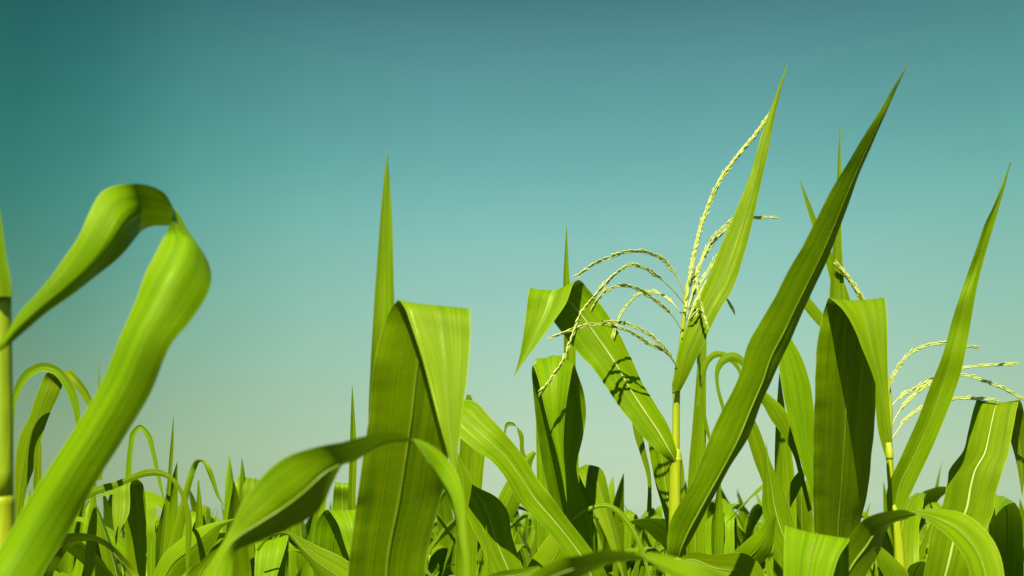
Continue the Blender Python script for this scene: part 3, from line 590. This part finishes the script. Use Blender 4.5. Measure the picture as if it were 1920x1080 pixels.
for row in range(1, 18):
    y = 2.1 + .5 * row + (.08 * math.sin(row * 2.1))
    half = y * .52 + .3
    x = -half + rng.uniform(0, .3)
    while x < half:
        xx, yy = x + rng.normal(0, .03), y + rng.normal(0, .05)
        if yy > 2.45 and all((xx - a) ** 2 + (yy - b) ** 2 > .03 for a, b in heroxy): spots.append((xx, yy))
        x += rng.uniform(.20, .33) * (1 if y < 6 else 1.15)
KEEP = set([0,1,2,3,4,5,6,7,8,9,10,11,13,14,15,16,17,18,19,20,21,22,23,24,25,27,28,29,30,31,32,33,34,35,36,37,38,39,40,41,42,43,44,45,46,47,48,49,50,51,52,53,54,55,56,57,58,59,60,62,63,65,66,67,68,69,71,72,74,75,76,77,79,80,81,82,85,86,87,88,89,90,92,93,94,95,97,98,99,103,105,107,109,110,113,115,117,118,119,120,122,123,124,125,126,127,128,131,133,134,135,137,141,143,144,145,147,148,149,150,151,159,164,166,167,168,170,171,172,174,175,176,180,181,182,184,191,192,197,201,209,210,212,213,215,217,220,223,225,226,227,238,240,242,255,267,278,286,287,311,316,319,323,338,349,371,380,383,410])
PLACES = [(100, 'beside the thick left stalk'), (210, "behind the looping leaf's foot"), (320, "right of the looping leaf's foot"),
    (450, 'left of the blurred arch'), (560, 'under the broad part of the blurred arch'), (660, 'left of the tall folded leaf'),
    (850, 'behind the tall folded leaf'), (960, 'right of the tall folded leaf'), (1060, 'behind the long smooth slanting leaf'),
    (1150, 'right of the pointed flap leaf'), (1250, "left of the tasselled plant's stalk"), (1340, "behind the tasselled plant's stalk"),
    (1430, 'right of the slanting dark blade'), (1530, 'behind the glossy twisting leaves'), (1650, 'behind the wide dark folded leaf'),
    (1750, 'behind the second flowering plant'), (1850, 'left of the broad sunlit bent leaf'), (9999, 'past the broad sunlit bent leaf')]
ORDER = ['nearest', 'second nearest', 'third nearest', 'fourth nearest', 'fifth nearest', 'sixth nearest', 'seventh nearest', 'eighth nearest',
    'ninth nearest', 'tenth nearest', 'eleventh nearest', 'twelfth nearest', 'thirteenth nearest', 'fourteenth nearest', 'fifteenth nearest',
    'sixteenth nearest', 'seventeenth nearest', 'eighteenth nearest', 'nineteenth nearest', 'twentieth nearest']
MID = 'maize plants in the rows behind the front ones'
first = set(); behind = {}
for i, (x, y) in enumerate(spots):
    k = int(rng.integers(len(protos))); sc_ = rng.uniform(.94, 1.09); rot = (rng.normal(0, .03), rng.normal(0, .03), rng.uniform(0, 6.283))
    if KEEP is not None and i not in KEEP: continue
    o = copy_plant(protos[k]) if k in first else protos[k]
    first.add(k)
    o.location = (x, y, 0); o.rotation_euler = rot; o.scale = (1, 1, sc_); o['group'] = MID; o['label'] = 'spot %d' % i
    px = 960 + F * x / (y * CP + .1 * SP)
    behind.setdefault(next(n for lim, n in PLACES if px < lim), []).append((y, o))
for place, lst in behind.items():
    for n, (y, o) in enumerate(sorted(lst, key=lambda q: q[0])):
        o['label'] = ORDER[min(n, 19)] + ' green background maize plant ' + place
for k, p in enumerate(protos):
    if k not in first:
        for ch in p.children_recursive: bpy.data.objects.remove(ch)
        bpy.data.objects.remove(p)

# ---- the rest of the crop, out to the horizon, one mass nobody could count
low = []
for s in range(8):
    rg = np.random.default_rng(900 + s); Vs = []; Fs = []; Us = []; b = 0
    for A, B in grow(300 + s, low=True)[0]:
        V, Fc, UV, _, _ = sheet(A, B, -.14, .7, .02, rg, 3)
        Vs.append(V); Us.append(UV); Fs.append(np.array(Fc) + b); b += len(V)
    low.append((np.concatenate(Vs), np.concatenate(Fs), np.concatenate(Us)))
rng = np.random.default_rng(23); AV = []; AF = []; AU = []; b = 0
y = 10.6
while y < 160:
    half = y * .54 + .4; x = -half
    while x < half:
        V, Fc, UV = low[int(rng.integers(len(low)))]
        a = rng.uniform(0, 6.283); c_, s_ = math.cos(a), math.sin(a); z = rng.uniform(.88, 1.0)
        W = np.stack([V[:, 0]*c_ - V[:, 1]*s_ + x + rng.normal(0, .04), V[:, 0]*s_ + V[:, 1]*c_ + y + rng.normal(0, .06), V[:, 2]*z], 1)
        AV.append(W); AF.append(Fc + b); AU.append(UV); b += len(V)
        x += rng.uniform(.3, .5) * (1 + y / 30)
    y += .65 * (1 + max(0, y - 12) / 20)
AV = np.concatenate(AV); AF = np.concatenate(AF); AU = np.concatenate(AU)
me = bpy.data.meshes.new('maize_crop'); me.vertices.add(len(AV)); me.vertices.foreach_set('co', AV.ravel().astype(np.float32))
me.loops.add(len(AF) * 4); me.loops.foreach_set('vertex_index', AF.ravel().astype(np.int32))
me.polygons.add(len(AF)); me.polygons.foreach_set('loop_start', np.arange(len(AF), dtype=np.int32) * 4)
me.polygons.foreach_set('use_smooth', np.ones(len(AF), dtype=bool))
ul = me.uv_layers.new(name='UVMap'); ul.data.foreach_set('uv', AU[AF.ravel()].astype(np.float32).ravel())
me.materials.append(LEAF); me.update(calc_edges=True); me.validate()
crop = link('maize_crop', me); crop['kind'] = 'stuff'; crop['label'] = 'far maize crop reading as one green mass out to the horizon'
